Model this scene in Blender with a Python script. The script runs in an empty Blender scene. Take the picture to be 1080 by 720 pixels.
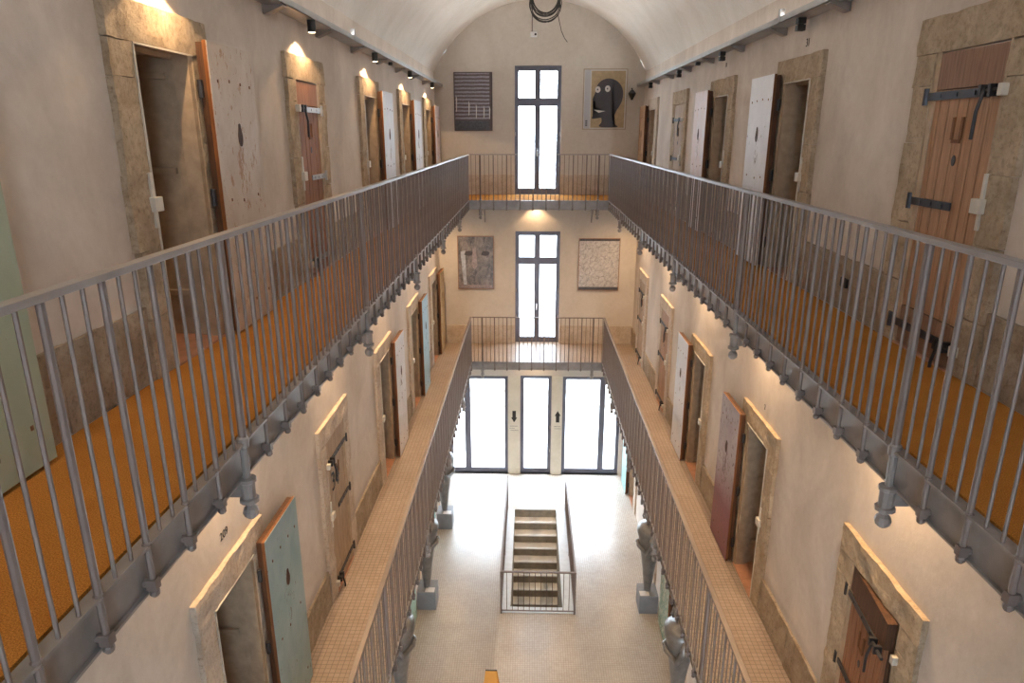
import bpy, bmesh, math, random
from mathutils import Vector, Matrix, noise
C = bpy.context.scene
COL = C.collection
PI = math.pi

# ------------------------------------------------------------------ camera, world, exposure
F_PX, PITCH, YAW, EYE = 730.56, 0.2916, 0.0268, 9.44
cd = bpy.data.cameras.new('camera'); cam = bpy.data.objects.new('camera', cd); COL.objects.link(cam)
cd.sensor_width = 36; cd.lens = F_PX / 1080 * 36; cd.clip_start = 0.05; cd.clip_end = 500
cam.location = (0, 0, EYE); cam.rotation_euler = (PI/2 - PITCH, 0, YAW)
C.camera = cam
C.view_settings.view_transform = 'Standard'; C.view_settings.look = 'None'
C.view_settings.gamma = 1; C.view_settings.use_curve_mapping = False
C.view_settings.exposure = 0.7
C.cycles.use_denoising = True
C.cycles.max_bounces = 12; C.cycles.diffuse_bounces = 8; C.cycles.glossy_bounces = 3; C.cycles.transparent_max_bounces = 12
C.cycles.sample_clamp_indirect = 6
SKY = 15.0
w = bpy.data.worlds.new('sky'); C.world = w; w.use_nodes = True
bg = w.node_tree.nodes['Background']; bg.inputs[0].default_value = (0.80, 0.90, 1.0, 1); bg.inputs[1].default_value = SKY
VAULT_FILL = 62.0      # W, each unseen light added above the cable trays to brighten the vault
SPOT_L2 = 30.0      # W, warm spots under the left tray
SPOT_L1 = 150.0      # W, warm spots under the upper gallery
WARM = (1.0, 0.66, 0.36)

# ------------------------------------------------------------------ dimensions
WL, WR = -2.401, 2.773            # long walls
RL, RR = -1.468, 1.829            # gallery rail lines
Y0, YG, YE = -1.75, 16.47, 18.11  # back wall, end gallery rail, end wall
ZD = [0.0, 3.965, 7.94]           # floor levels
ZS, ZT = 10.89, 12.5              # vault springing and crown
XC = (WL+WR)/2; HW = (WR-WL)/2; RISE = ZT-ZS
RAD = (HW*HW+RISE*RISE)/(2*RISE); ZC = ZT-RAD
def arch(x): return ZC + math.sqrt(max(RAD*RAD-(x-XC)**2, 0))
def door_y(k): return 4.73 + 2.965*k
FW, OW, OH, FH = 0.623, 0.378, 2.02, 2.255

# ------------------------------------------------------------------ materials
MATS = {}
def ramp(nt, fac, a, b, pa=0.0, pb=1.0):
    r = nt.nodes.new('ShaderNodeValToRGB'); e = r.color_ramp.elements
    e[0].position = pa; e[0].color = (*a, 1); e[1].position = pb; e[1].color = (*b, 1)
    nt.links.new(fac, r.inputs[0]); return r.outputs[0]
def mix(nt, fac, a, b, mode='MIX'):
    m = nt.nodes.new('ShaderNodeMix'); m.data_type = 'RGBA'; m.blend_type = mode
    for s, v in ((m.inputs[0], fac), (m.inputs[6], a), (m.inputs[7], b)):
        if hasattr(v, 'is_linked'): nt.links.new(v, s)
        elif isinstance(v, (tuple, list)): s.default_value = (*v, 1)
        else: s.default_value = v
    return m.outputs[2]
def coord(nt, scale=(1,1,1), loc=(0,0,0)):
    t = nt.nodes.new('ShaderNodeTexCoord'); m = nt.nodes.new('ShaderNodeMapping')
    m.inputs['Scale'].default_value = scale; m.inputs['Location'].default_value = loc
    nt.links.new(t.outputs['Object'], m.inputs[0]); return m.outputs[0]
def noi(nt, vec, scale, detail=6, rough=0.6, dist=0.0):
    n = nt.nodes.new('ShaderNodeTexNoise'); n.inputs['Scale'].default_value = scale
    n.inputs['Detail'].default_value = detail; n.inputs['Roughness'].default_value = rough; n.inputs['Distortion'].default_value = dist
    nt.links.new(vec, n.inputs[0]); return n.outputs[0]
def math_n(nt, op, a, b=None):
    m = nt.nodes.new('ShaderNodeMath'); m.operation = op
    for i, v in enumerate((a, b)):
        if v is None: continue
        if hasattr(v, 'is_linked'): nt.links.new(v, m.inputs[i])
        else: m.inputs[i].default_value = v
    return m.outputs[0]
def bump(nt, b, h, strength, dist=0.01):
    n = nt.nodes.new('ShaderNodeBump'); n.inputs['Strength'].default_value = strength; n.inputs['Distance'].default_value = dist
    nt.links.new(h, n.inputs['Height']); nt.links.new(n.outputs[0], b.inputs['Normal'])
def new(name, col=(.5,.5,.5), rough=.6, metal=0.0, spec=0.5):
    m = bpy.data.materials.new(name); m.use_nodes = True; b = m.node_tree.nodes['Principled BSDF']
    b.inputs['Base Color'].default_value = (*col, 1); b.inputs['Roughness'].default_value = rough
    b.inputs['Metallic'].default_value = metal; b.inputs['Specular IOR Level'].default_value = spec
    MATS[name] = m; return m, m.node_tree, b
def link_col(nt, b, c): nt.links.new(c, b.inputs['Base Color'])
def simple(name, col, rough=.6, metal=0., var=.12, scale=12, bmp=0.15):
    m, nt, b = new(name, col, rough, metal)
    v = coord(nt); n = noi(nt, v, scale)
    c2 = tuple(x*(1-var*2) for x in col); c3 = tuple(min(1, x*(1+var)) for x in col)
    link_col(nt, b, ramp(nt, n, c2, c3, .3, .7))
    if bmp: bump(nt, b, n, bmp, .004)
    return m
def plaster(name, a, b_, rough=.85):
    m, nt, b = new(name, a, rough, 0, .2)
    v = coord(nt, (1, 1, .7)); n = noi(nt, v, 1.3, 8, .62, .6); f = noi(nt, coord(nt), 14, 6, .6)
    c = ramp(nt, n, a, b_, .35, .68); c = mix(nt, .18, c, ramp(nt, f, (.35,.35,.35), (.9,.9,.9), .3, .75), 'SOFT_LIGHT')
    link_col(nt, b, c); bump(nt, b, f, .25, .01); return m
plaster('wall_plaster', (.54,.475,.415), (.69,.615,.545))
plaster('vault_plaster', (.70,.67,.62), (.80,.77,.73))
plaster('end_plaster', (.55,.50,.44), (.62,.57,.51))
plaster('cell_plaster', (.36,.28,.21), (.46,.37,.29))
plaster('pier_plaster', (.60,.56,.46), (.70,.66,.57))
simple('jamb_paint', (.44,.33,.225), .6, var=.12, scale=9)
def stone(name, a, b_, dark):
    m, nt, b = new(name, a, .9, 0, .2)
    n = noi(nt, coord(nt), 3.2, 9, .7, .4); f = noi(nt, coord(nt), 26, 8, .75); g = noi(nt, coord(nt), 70, 4, .7)
    c = ramp(nt, n, a, b_, .35, .66); c = mix(nt, ramp(nt, f, (0,0,0), (.75,.75,.75), .50, .72), c, dark)
    c = mix(nt, ramp(nt, g, (0,0,0), (.5,.5,.5), .6, .75), c, (min(1,b_[0]*1.25),b_[1]*1.22,b_[2]*1.18))
    link_col(nt, b, c); bump(nt, b, f, .8, .02); return m
stone('frame_stone', (.34,.26,.175), (.56,.455,.335), (.15,.105,.065))
stone('plinth_stone', (.28,.215,.15), (.47,.39,.30), (.11,.08,.055))
stone('pale_stone', (.46,.37,.29), (.64,.55,.46), (.27,.19,.13))
def tiles(name, a, b_, grout, size, rough):
    m, nt, b = new(name, a, rough)
    v = coord(nt, (1,1,1)); br = nt.nodes.new('ShaderNodeTexBrick'); nt.links.new(v, br.inputs[0])
    br.offset = 0; br.squash = 1; br.inputs['Scale'].default_value = 1/size
    br.inputs['Brick Width'].default_value = 1; br.inputs['Row Height'].default_value = 1
    br.inputs['Mortar Size'].default_value = .07; br.inputs['Mortar Smooth'].default_value = .3
    br.inputs['Color1'].default_value = (*a,1); br.inputs['Color2'].default_value = (*b_,1); br.inputs['Mortar'].default_value = (*grout,1)
    n = noi(nt, coord(nt), .9, 6, .6, .5)
    c = mix(nt, .30, br.outputs[0], ramp(nt, n, (.25,.2,.15), (.95,.9,.85), .3, .7), 'SOFT_LIGHT')
    link_col(nt, b, c); bump(nt, b, br.outputs[1], -.2, .003)
    return m
tiles('ground_tiles', (.48,.445,.40), (.43,.395,.35), (.29,.26,.23), .045, .26)
tiles('gallery_tiles', (.36,.285,.235), (.315,.245,.195), (.19,.145,.115), .06, .42)
def carpet():
    m, nt, b = new('orange_matting', (.42,.16,.03), 1, 0, .05)
    f = noi(nt, coord(nt), 190, 3, .7); n = noi(nt, coord(nt), 4, 5, .6)
    c = ramp(nt, f, (.24,.095,.02), (.62,.27,.06), .35, .65); c = mix(nt, .25, c, ramp(nt, n, (.3,.3,.3), (.8,.8,.8), .3, .7), 'SOFT_LIGHT')
    link_col(nt, b, c); bump(nt, b, f, .7, .006)
carpet()
simple('rail_metal', (.175,.137,.12), .42, .12, .08, 6, .05)
simple('handrail_metal', (.30,.28,.275), .36, .2, .08, 5, .05)
simple('beam_metal', (.27,.245,.235), .40, .2, .12, 5, .1)
simple('tray_metal', (.42,.42,.42), .45, .5, .06, 6, 0)
simple('window_frame_grey', (.13,.13,.165), .4, .3, .05, 4, 0)
simple('black_iron', (.045,.042,.045), .5, .4, .15, 30, .3)
simple('blue_iron', (.055,.06,.075), .45, .5, .15, 20, .2)
simple('lamp_black', (.02,.02,.02), .5, 0, .05, 4, 0)
simple('white_paint', (.62,.58,.50), .5, 0, .06, 10, .05)
simple('black_paint', (.02,.018,.016), .6, 0, .05, 10, 0)
simple('grey_block', (.20,.205,.215), .45, .2, .08, 5, .1)
simple('statue_grey', (.20,.195,.19), .33, .45, .18, 6, .4)
simple('cable_black', (.03,.025,.022), .5, 0, .05, 4, 0)
simple('chrome', (.6,.6,.6), .25, 1, .02, 4, 0)
simple('sign_orange', (.62,.27,.03), .5, 0, .05, 6, .05)
simple('stair_concrete', (.28,.245,.19), .75, 0, .15, 7, .3)  # darkened so the risers read as shaded
simple('tread_lit', (.85,.85,.84), .5, 0, .05, 7, .05)  # lightened so the treads look lit from above
simple('curb_blue', (.50,.54,.58), .45, 0, .05, 7, .05)
simple('thresh_tile', (.45,.22,.13), .6, 0, .12, 8, .1)
def wood(name, a, b_, seed=0, rough=.65):
    m, nt, b = new(name, a, rough, 0, .3)
    n = noi(nt, coord(nt, (9, 9, .8), (seed, seed*2, seed)), 2.5, 8, .7, .8); g = noi(nt, coord(nt, (60, 60, 2.2), (seed,0,0)), 1.4, 4, .6, .4)
    c = ramp(nt, n, a, b_, .3, .7); c = mix(nt, ramp(nt, g, (0,0,0), (.55,.55,.55), .52, .7), c, tuple(x*.45 for x in a))
    link_col(nt, b, c); bump(nt, b, g, .35, .004); return m
wood('plank_wood', (.29,.15,.08), (.50,.30,.175))
wood('red_wood', (.20,.085,.04), (.36,.17,.085), 3)
wood('pale_wood', (.33,.23,.15), (.50,.37,.26), 5)
wood('dark_wood', (.045,.022,.012), (.13,.06,.03), 7)
wood('edge_wood', (.12,.05,.02), (.26,.115,.045), 9)
wood('orange_wood', (.14,.05,.015), (.27,.105,.03), 11)
wood('top_wood', (.19,.10,.06), (.32,.19,.12), 13)
def peeling(name, paint, paint2, under, amt, seed, hole=True, lower=None):
    """painted board, worn through in patches and below the sight hole"""
    m, nt, b = new(name, paint, .55, 0, .35)
    base = noi(nt, coord(nt, (1,1.4,.9), (seed,0,seed)), 2.4, 7, .65, .5); ch = noi(nt, coord(nt, (1,10,5), (0,seed,0)), 1.8, 9, .72, .3)
    c = ramp(nt, base, paint, paint2, .35, .68)
    msk = ramp(nt, ch, (0,0,0), (1,1,1), .5+amt, .53+amt)
    if hole:
        t = nt.nodes.new('ShaderNodeTexCoord'); s = nt.nodes.new('ShaderNodeSeparateXYZ'); nt.links.new(t.outputs['Object'], s.inputs[0])
        dy = math_n(nt, 'MULTIPLY', math_n(nt, 'SUBTRACT', s.outputs[1], OW+.43), 7.0)
        dz = math_n(nt, 'MULTIPLY', math_n(nt, 'SUBTRACT', s.outputs[2], 1.25), 2.6)
        d = math_n(nt, 'SQRT', math_n(nt, 'ADD', math_n(nt, 'MULTIPLY', dy, dy), math_n(nt, 'MULTIPLY', dz, dz)))
        near = math_n(nt, 'SUBTRACT', 1.0, d)
        near = math_n(nt, 'MAXIMUM', math_n(nt, 'MULTIPLY', near, .13), 0.0)
        ch2 = math_n(nt, 'ADD', ch, near); msk = ramp(nt, ch2, (0,0,0), (1,1,1), .5+amt, .53+amt)
    if lower:
        t2 = nt.nodes.new('ShaderNodeTexCoord'); s2 = nt.nodes.new('ShaderNodeSeparateXYZ'); nt.links.new(t2.outputs['Object'], s2.inputs[0])
        c = mix(nt, ramp(nt, math_n(nt, 'MULTIPLY', s2.outputs[2], .5), (1,1,1), (0,0,0), .35, .6), c, lower)
    c = mix(nt, msk, c, under); link_col(nt, b, c); bump(nt, b, ch, .3, .004); return m
def glass():
    m = bpy.data.materials.new('pane_glass'); m.use_nodes = True; nt = m.node_tree; nt.nodes.clear()
    o = nt.nodes.new('ShaderNodeOutputMaterial'); t = nt.nodes.new('ShaderNodeBsdfTransparent'); g = nt.nodes.new('ShaderNodeBsdfGlossy')
    g.inputs['Roughness'].default_value = .02; mx = nt.nodes.new('ShaderNodeMixShader'); mx.inputs[0].default_value = .06
    t.inputs[0].default_value = (.96,.98,1,1)
    nt.links.new(t.outputs[0], mx.inputs[1]); nt.links.new(g.outputs[0], mx.inputs[2]); nt.links.new(mx.outputs[0], o.inputs[0])
    MATS['pane_glass'] = m
glass()
def emit(name, col, s):
    m, nt, b = new(name, col, .5); b.inputs['Emission Color'].default_value = (*col,1); b.inputs['Emission Strength'].default_value = s
emit('lamp_glow', (1,.75,.45), 8)

# ------------------------------------------------------------------ mesh helpers
class MB:
    def __init__(s): s.bm = bmesh.new(); s.mi = 0
    def faces(s, fs):
        for f in fs: f.material_index = s.mi
    def box(s, a, b):
        x0,y0,z0 = [min(p,q) for p,q in zip(a,b)]; x1,y1,z1 = [max(p,q) for p,q in zip(a,b)]
        v = [s.bm.verts.new(p) for p in ((x0,y0,z0),(x1,y0,z0),(x1,y1,z0),(x0,y1,z0),(x0,y0,z1),(x1,y0,z1),(x1,y1,z1),(x0,y1,z1))]
        s.faces([s.bm.faces.new([v[i] for i in q]) for q in ((0,3,2,1),(4,5,6,7),(0,1,5,4),(1,2,6,5),(2,3,7,6),(3,0,4,7))]); return s
    def quad(s, *p): s.faces([s.bm.faces.new([s.bm.verts.new(q) for q in p])]); return s
    def tube(s, pts, r, seg=8, caps=True, closed=False):
        pts = [Vector(p) for p in pts]; rr = r if isinstance(r, (list,tuple)) else [r]*len(pts); rings = []
        n = len(pts); up = None
        for i, p in enumerate(pts):
            a = pts[i-1] if (i > 0 or closed) else p; b = pts[(i+1) % n] if (i < n-1 or closed) else p
            t = (b-a).normalized()
            if up is None: up = Vector((0,0,1)) if abs(t.z) < .9 else Vector((1,0,0))
            u = t.cross(up).normalized(); v = t.cross(u).normalized(); up = -v if False else v.cross(t).normalized() if False else up
            rings.append([s.bm.verts.new(p + (u*math.cos(k*2*PI/seg)+v*math.sin(k*2*PI/seg))*rr[i]) for k in range(seg)])
        m = n if closed else n-1
        for i in range(m):
            A, B = rings[i], rings[(i+1) % n]
            for k in range(seg):
                s.faces([s.bm.faces.new((A[k], A[(k+1)%seg], B[(k+1)%seg], B[k]))])
        if caps and not closed: s.faces([s.bm.faces.new(rings[0]), s.bm.faces.new(rings[-1])])
        return s
    def lathe(s, c, prof, seg=12, sx=1, sy=1):
        """profile [(r,z)] about the vertical through c"""
        rings = []
        for r, z in prof:
            rings.append([s.bm.verts.new((c[0]+r*sx*math.cos(k*2*PI/seg), c[1]+r*sy*math.sin(k*2*PI/seg), c[2]+z)) for k in range(seg)])
        for A, B in zip(rings, rings[1:]):
            for k in range(seg): s.faces([s.bm.faces.new((A[k], A[(k+1)%seg], B[(k+1)%seg], B[k]))])
        s.faces([s.bm.faces.new(rings[0]), s.bm.faces.new(rings[-1])]); return s
    def ball(s, c, r, seg=10, sc=(1,1,1)):
        n = max(5, seg//2+1); return s.lathe(c, [(max(r*sc[0]*math.sin(PI*i/n), 1e-4), -r*sc[2]*math.cos(PI*i/n)) for i in range(n+1)], seg)
    def prism(s, poly, axis, a, b):
        """extrude a 2D polygon (list of pairs) along axis 'x','y','z' from a to b"""
        def P(p, t): return {'x': (t,p[0],p[1]), 'y': (p[0],t,p[1]), 'z': (p[0],p[1],t)}[axis]
        A = [s.bm.verts.new(P(p,a)) for p in poly]; B = [s.bm.verts.new(P(p,b)) for p in poly]; n = len(poly)
        fs = [s.bm.faces.new(A), s.bm.faces.new(B)] + [s.bm.faces.new((A[i],A[(i+1)%n],B[(i+1)%n],B[i])) for i in range(n)]
        s.faces(fs); return s
    def rough(s, a, b, step, amp, seed=0.):
        """stone block: a box cut into a grid and made uneven"""
        tmp = bmesh.new(); lo = [min(p,q) for p,q in zip(a,b)]; hi = [max(p,q) for p,q in zip(a,b)]
        n = [max(1, round((h-l)/step)) for l,h in zip(lo,hi)]
        vm = {}
        def V(i,j,k):
            if (i,j,k) not in vm:
                p = Vector([lo[q]+(hi[q]-lo[q])*t/n[q] for q,t in enumerate((i,j,k))])
                d = noise.noise_vector(p*7+Vector((seed,)*3))*amp + noise.noise_vector(p*22+Vector((seed,)*3))*amp*.5
                ed = sum(1 for q,t in enumerate((i,j,k)) if t in (0,n[q]))
                ctr = (Vector(lo)+Vector(hi))/2
                if ed >= 2: d += (ctr-p).normalized()*amp*.25
                vm[(i,j,k)] = s.bm.verts.new(p+d)
            return vm[(i,j,k)]
        fs = []
        for ax in range(3):
            o1, o2 = [q for q in range(3) if q != ax]
            for side in (0, n[ax]):
                for i in range(n[o1]):
                    for j in range(n[o2]):
                        def T(ii,jj):
                            t = [0,0,0]; t[ax] = side; t[o1] = ii; t[o2] = jj; return V(*t)
                        fs.append(s.bm.faces.new((T(i,j),T(i+1,j),T(i+1,j+1),T(i,j+1))))
        s.faces(fs); return s
    def build(s, name, mats, parent=None, smooth=False, bevel=0, normals=True, loc=None):
        if normals: bmesh.ops.recalc_face_normals(s.bm, faces=s.bm.faces)
        if loc is not None:
            bmesh.ops.translate(s.bm, verts=s.bm.verts, vec=-Vector(loc))
        me = bpy.data.meshes.new(name); s.bm.to_mesh(me); s.bm.free()
        for m in (mats if isinstance(mats, (list,tuple)) else [mats]): me.materials.append(MATS[m])
        if smooth: me.polygons.foreach_set('use_smooth', [True]*len(me.polygons))
        o = bpy.data.objects.new(name, me); COL.objects.link(o)
        if loc is not None: o.location = loc
        if parent: o.parent = parent
        if bevel:
            b = o.modifiers.new('bevel', 'BEVEL'); b.width = bevel; b.segments = 2; b.limit_method = 'ANGLE'
        return o
def tag(o, label=None, cat=None, group=None, kind=None):
    if label: o['label'] = label
    if cat: o['category'] = cat
    if group: o['group'] = group
    if kind: o['kind'] = kind
    return o
def empty(name, loc, label=None, cat=None, group=None, kind=None):
    o = bpy.data.objects.new(name, None); COL.objects.link(o); o.location = loc; o.empty_display_size = .1
    return tag(o, label, cat, group, kind)
def copy_to(o, parent, loc):
    c = o.copy(); COL.objects.link(c); c.parent = parent; c.location = loc; return c
def light(name, kind, loc, energy, col, parent=None, **kw):
    d = bpy.data.lights.new(name, kind); d.energy = energy; d.color = col
    rot = kw.pop('rot', (0,0,0))
    for k, v in kw.items(): setattr(d, k, v)
    o = bpy.data.objects.new(name, d); COL.objects.link(o); o.location = loc; o.rotation_euler = rot
    if parent: o.parent = parent
    return o

# ------------------------------------------------------------------ which doors exist
# (side, level, k, state)   side 0 left / 1 right
DOORS = [
 (0,2,-1,'open'),(0,2,0,'open'),(0,2,1,'closed'),(0,2,2,'open'),(0,2,3,'open'),(0,2,4,'open'),
 (1,2,-1,'closed'),(1,2,0,'closed'),(1,2,1,'open'),(1,2,2,'open'),(1,2,3,'closed'),(1,2,4,'open'),
 (0,1,0,'open'),(0,1,1,'closed'),(0,1,2,'open'),(0,1,3,'open'),(0,1,4,'open'),
 (1,1,0,'ajar'),(1,1,1,'open'),(1,1,2,'open'),(1,1,3,'closed'),(1,1,4,'closed'),
 (0,0,2,'open'),(0,0,3,'open'),(0,0,4,'closed'),
 (1,0,2,'open'),(1,0,3,'closed'),(1,0,4,'open')]

# ------------------------------------------------------------------ shell
def long_wall(side):
    X = (WL, WR)[side]; m = MB(); holes = []
    for s, l, k, st in DOORS:
        if s == side: holes.append((door_y(k)-OW, door_y(k)+OW, ZD[l], ZD[l]+OH))
    ys = sorted({Y0-.3, YE+.3} | {h[0] for h in holes} | {h[1] for h in holes})
    for a, b in zip(ys, ys[1:]):
        hs = sorted((h[2], h[3]) for h in holes if h[0] <= a+1e-6 and h[1] >= b-1e-6)
        z = -.02
        for h0, h1 in hs + [(ZS, ZS)]:
            if h0 > z+.01: m.quad((X,a,z),(X,b,z),(X,b,h0),(X,a,h0))
            z = h1
    o = m.build('wall_left' if side == 0 else 'wall_right', 'wall_plaster', normals=False)
    tag(o, 'long plastered %s wall pierced by cell doors on every storey' % ('left','right')[side], 'wall', kind='structure')
long_wall(0); long_wall(1)

END_HOLES = [(-2.28,-.60,0.0,3.0),(-.25,.62,0.0,3.02),(.93,2.56,0.0,3.0),(-.40,.78,3.965,7.0),(-.42,.73,7.94,11.03)]
def end_wall(name, y, outward, label, mat, HOLES=END_HOLES):
    m = MB(); xs = {WL, WR}
    for h in HOLES: xs |= {h[0], h[1]}
    for i in range(1, 28): xs.add(WL+(WR-WL)*i/28)
    xs = sorted(xs)
    for a, b in zip(xs, xs[1:]):
        if b-a < 1e-5: continue
        hs = sorted((h[2], h[3]) for h in HOLES if h[0] <= a+1e-6 and h[1] >= b-1e-6)
        z = 0.0
        for h0, h1 in hs:
            if h0 > z+.01: m.quad((a,y,z),(b,y,z),(b,y,h0),(a,y,h0))
            z = h1
        m.quad((a,y,z),(b,y,z),(b,y,arch(b)+.002),(a,y,arch(a)+.002))
    d = .38*outward
    for x0,x1,z0,z1 in HOLES:      # window and door reveals through the thick wall
        m.quad((x0,y,z0),(x0,y+d,z0),(x0,y+d,z1),(x0,y,z1)); m.quad((x1,y,z0),(x1,y+d,z0),(x1,y+d,z1),(x1,y,z1))
        m.quad((x0,y,z1),(x1,y,z1),(x1,y+d,z1),(x0,y+d,z1)); m.quad((x0,y,z0),(x1,y,z0),(x1,y+d,z0),(x0,y+d,z0))
    o = m.build(name, mat, normals=False); tag(o, label, 'wall', kind='structure')
end_wall('wall_back', YE, 1, 'plastered gable wall with tall windows on both upper storeys under the vault', 'end_plaster')
FRONT_HOLES = [(-2.0,2.37,0.1,3.0),(-.4,.78,4.0,7.0),(-.42,.73,7.94,11.03)]  # invented openings in the unseen near wall, put in for daylight
end_wall('wall_front', Y0, -1, 'gable wall behind the viewer with invented windows that let in daylight', 'end_plaster', FRONT_HOLES)
for nm, x0, x1 in (('wall_pier_left', -.585, -.265), ('wall_pier_right', .635, .915)):
    m = MB(); m.box((x0, YE-.012, 0), (x1, YE+.03, 3.0)); o = m.build(nm, 'pier_plaster', bevel=.004)
    tag(o, 'narrow pale plaster pier %s of the middle glass door' % ('left' if x0 < 0 else 'right'), 'wall', kind='structure')
m = MB(); N = 40
pts = [(WL+(WR-WL)*i/N) for i in range(N+1)]
ny = 12
vs = [[m.bm.verts.new((x, Y0-.3+(YE-Y0+.6)*j/ny, arch(x) if 0 < i < N else ZS)) for i, x in enumerate(pts)] for j in range(ny+1)]
for j in range(ny):
    for i in range(N): m.bm.faces.new((vs[j][i], vs[j][i+1], vs[j+1][i+1], vs[j+1][i]))
tag(m.build('ceiling', 'vault_plaster', smooth=True, normals=False), 'smooth plastered barrel vault over the whole hall', 'ceiling', kind='structure')

# ground floor with the stairwell cut out
SX0, SX1, SY0, SY1 = -.36, .72, 12.22, 16.13
m = MB()
for a in ((WL-.7,Y0-.5,SX0,YE+.4),(SX1,Y0-.5,WR+.7,YE+.4),(SX0,Y0-.5,SX1,SY0),(SX0,SY1,SX1,YE+.4)):
    m.box((a[0],a[1],-.12),(a[2],a[3],0))
tag(m.build('floor', 'ground_tiles'), 'ground floor paved with small pale square tiles', 'floor', kind='structure')
# stair going down towards the viewer
m = MB(); NS = 12; RZ, TR = .21, .265
for k in range(NS):
    y1 = SY1-TR*k; m.mi = 0
    if k < NS: m.box((SX0, y1-TR, -RZ*(k+1)-.16), (SX1, y1, -RZ*(k+1)-.03)); m.mi = 1; m.box((SX0, y1-TR-.02, -RZ*(k+1)-.03), (SX1, y1, -RZ*(k+1)))
    m.mi = 0; m.box((SX0, y1-.01, -RZ*(k+1)-.03), (SX1, y1+.02, -RZ*k-.0-(.03 if k else .0)))
m.mi = 0
m.box((SX0-.06, SY0-.3, -2.72), (SX0, SY1, -.121)); m.box((SX1, SY0-.3, -2.72), (SX1+.06, SY1, -.121)); m.box((SX0, SY0-.3, -2.72), (SX1, SY0, -.125)); m.box((SX0-.06,SY0-.3,-2.75),(SX1+.06,SY1,-2.72))
tag(m.build('stair_flight', ['stair_concrete','tread_lit']), 'concrete stair flight with treads lightened as if lit from above, going down through the floor', 'stairs', kind='structure')
m = MB()
for x0, x1 in ((-.56,SX0),(SX1,.97)): m.box((x0, SY0-.18, 0), (x1, SY1, .014))
m.box((SX0, SY0-.18, 0), (SX1, SY0, .014))
tag(m.build('trim_1', 'curb_blue', bevel=.003), 'pale blue grey metal border around the stair opening', 'trim', kind='structure')

# windows
def window(n, x0, x1, z0, z1, vert, horiz, label, y=YE, s=1, handle=None, hinge=None, extra=None):
    yf0, yf1 = y+.09*s, y+.16*s; fr = .10
    m = MB()
    m.box((x0,yf0,z0),(x0+fr,yf1,z1)); m.box((x1-fr,yf0,z0),(x1,yf1,z1)); m.box((x0+fr,yf0,z0),(x1-fr,yf1,z0+.15)); m.box((x0+fr,yf0,z1-fr-.02),(x1-fr,yf1,z1))
    for a, b in vert: m.box((a,yf0-.004*s,z0+.15),(b,yf1-.004*s,z1-fr-.02))
    for a, b in horiz: m.box((x0+fr,yf0-.008*s,a),(x1-fr,yf1-.008*s,b))
    root = empty('window_%d' % n, ((x0+x1)/2, y, z0), label, 'window', kind='structure'); L = root.location
    m2 = m; f = m2.build('window_frame', 'window_frame_grey', bevel=.004, loc=L); f.parent = root; f.location = (0,0,0)
    xs = [x0+fr] + [t for v in sorted(vert) for t in v] + [x1-fr]; zs = [z0+.15] + [t for v in sorted(horiz) for t in v] + [z1-fr-.02]
    for i in range(0, len(xs), 2):
        for j in range(0, len(zs), 2):
            g = MB().box((xs[i], (yf0+yf1)/2-.004, zs[j]), (xs[i+1], (yf0+yf1)/2+.004, zs[j+1])).build('pane', 'pane_glass', loc=L); g.parent = root; g.location = (0,0,0)
    if handle:
        h = MB(); hx, hz = handle
        h.box((hx-.012,yf0-.03,hz-.07),(hx+.012,yf0-.004,hz+.07)); h.box((hx-.012,yf0-.055,hz-.01),(hx+.012,yf0-.03,hz+.12))
        g = h.build('handle', 'chrome', loc=L, bevel=.004); g.parent = root; g.location = (0,0,0)
    if hinge:
        for hx in hinge:
            for t in (.3, .6):
                zz = z0+(z1-z0)*t*.8
                g = MB().tube([(hx,yf0-.012,zz-.05),(hx,yf0-.012,zz+.05)], .012).build('hinge', 'chrome', loc=L); g.parent = root; g.location = (0,0,0)
window(1, -.42, .73, 7.94, 11.03, [(.08,.22)], [(10.09,10.28)], 'tall grey framed window on the top storey under the vault', handle=(.15,8.95), hinge=(-.395,.705))
window(2, -.40, .78, 3.965, 7.0, [(.105,.25)], [(6.12,6.31)], 'tall grey framed window on the middle storey between the two artworks', handle=(.177,4.95), hinge=(-.37,.75))
window(3, -2.28, -.60, 0, 3.0, [(-1.83,-1.66)], [], 'wide glazed entrance door left of the piers')
window(4, -.25, .62, 0, 3.02, [], [], 'narrow glazed entrance door between the two piers', hinge=(.59,))
window(5, .93, 2.56, 0, 3.0, [(1.97,2.13)], [], 'wide glazed entrance door right of the piers')
for i,(x0,x1,z0,z1) in enumerate(FRONT_HOLES):
    window(6+i, x0, x1, z0, z1, [(x0+(x1-x0)*t-.03,x0+(x1-x0)*t+.03) for t in (.25,.5,.75)], [], 'invented daylight window on the %s storey of the gable wall behind the viewer' % ('ground','middle','top')[i], y=Y0, s=-1)
for y, s, hl in ((YE+.4, 1, END_HOLES), (Y0-.4, -1, FRONT_HOLES)):
    for x0,x1,z0,z1 in hl:
        pl = light('daylight_portal', 'AREA', ((x0+x1)/2, y, (z0+z1)/2), 1, (1,1,1), rot=(-PI/2 if s > 0 else PI/2, 0, 0), shape='RECTANGLE', size=x1-x0, size_y=z1-z0)
        pl.data.cycles.is_portal = True
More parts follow.
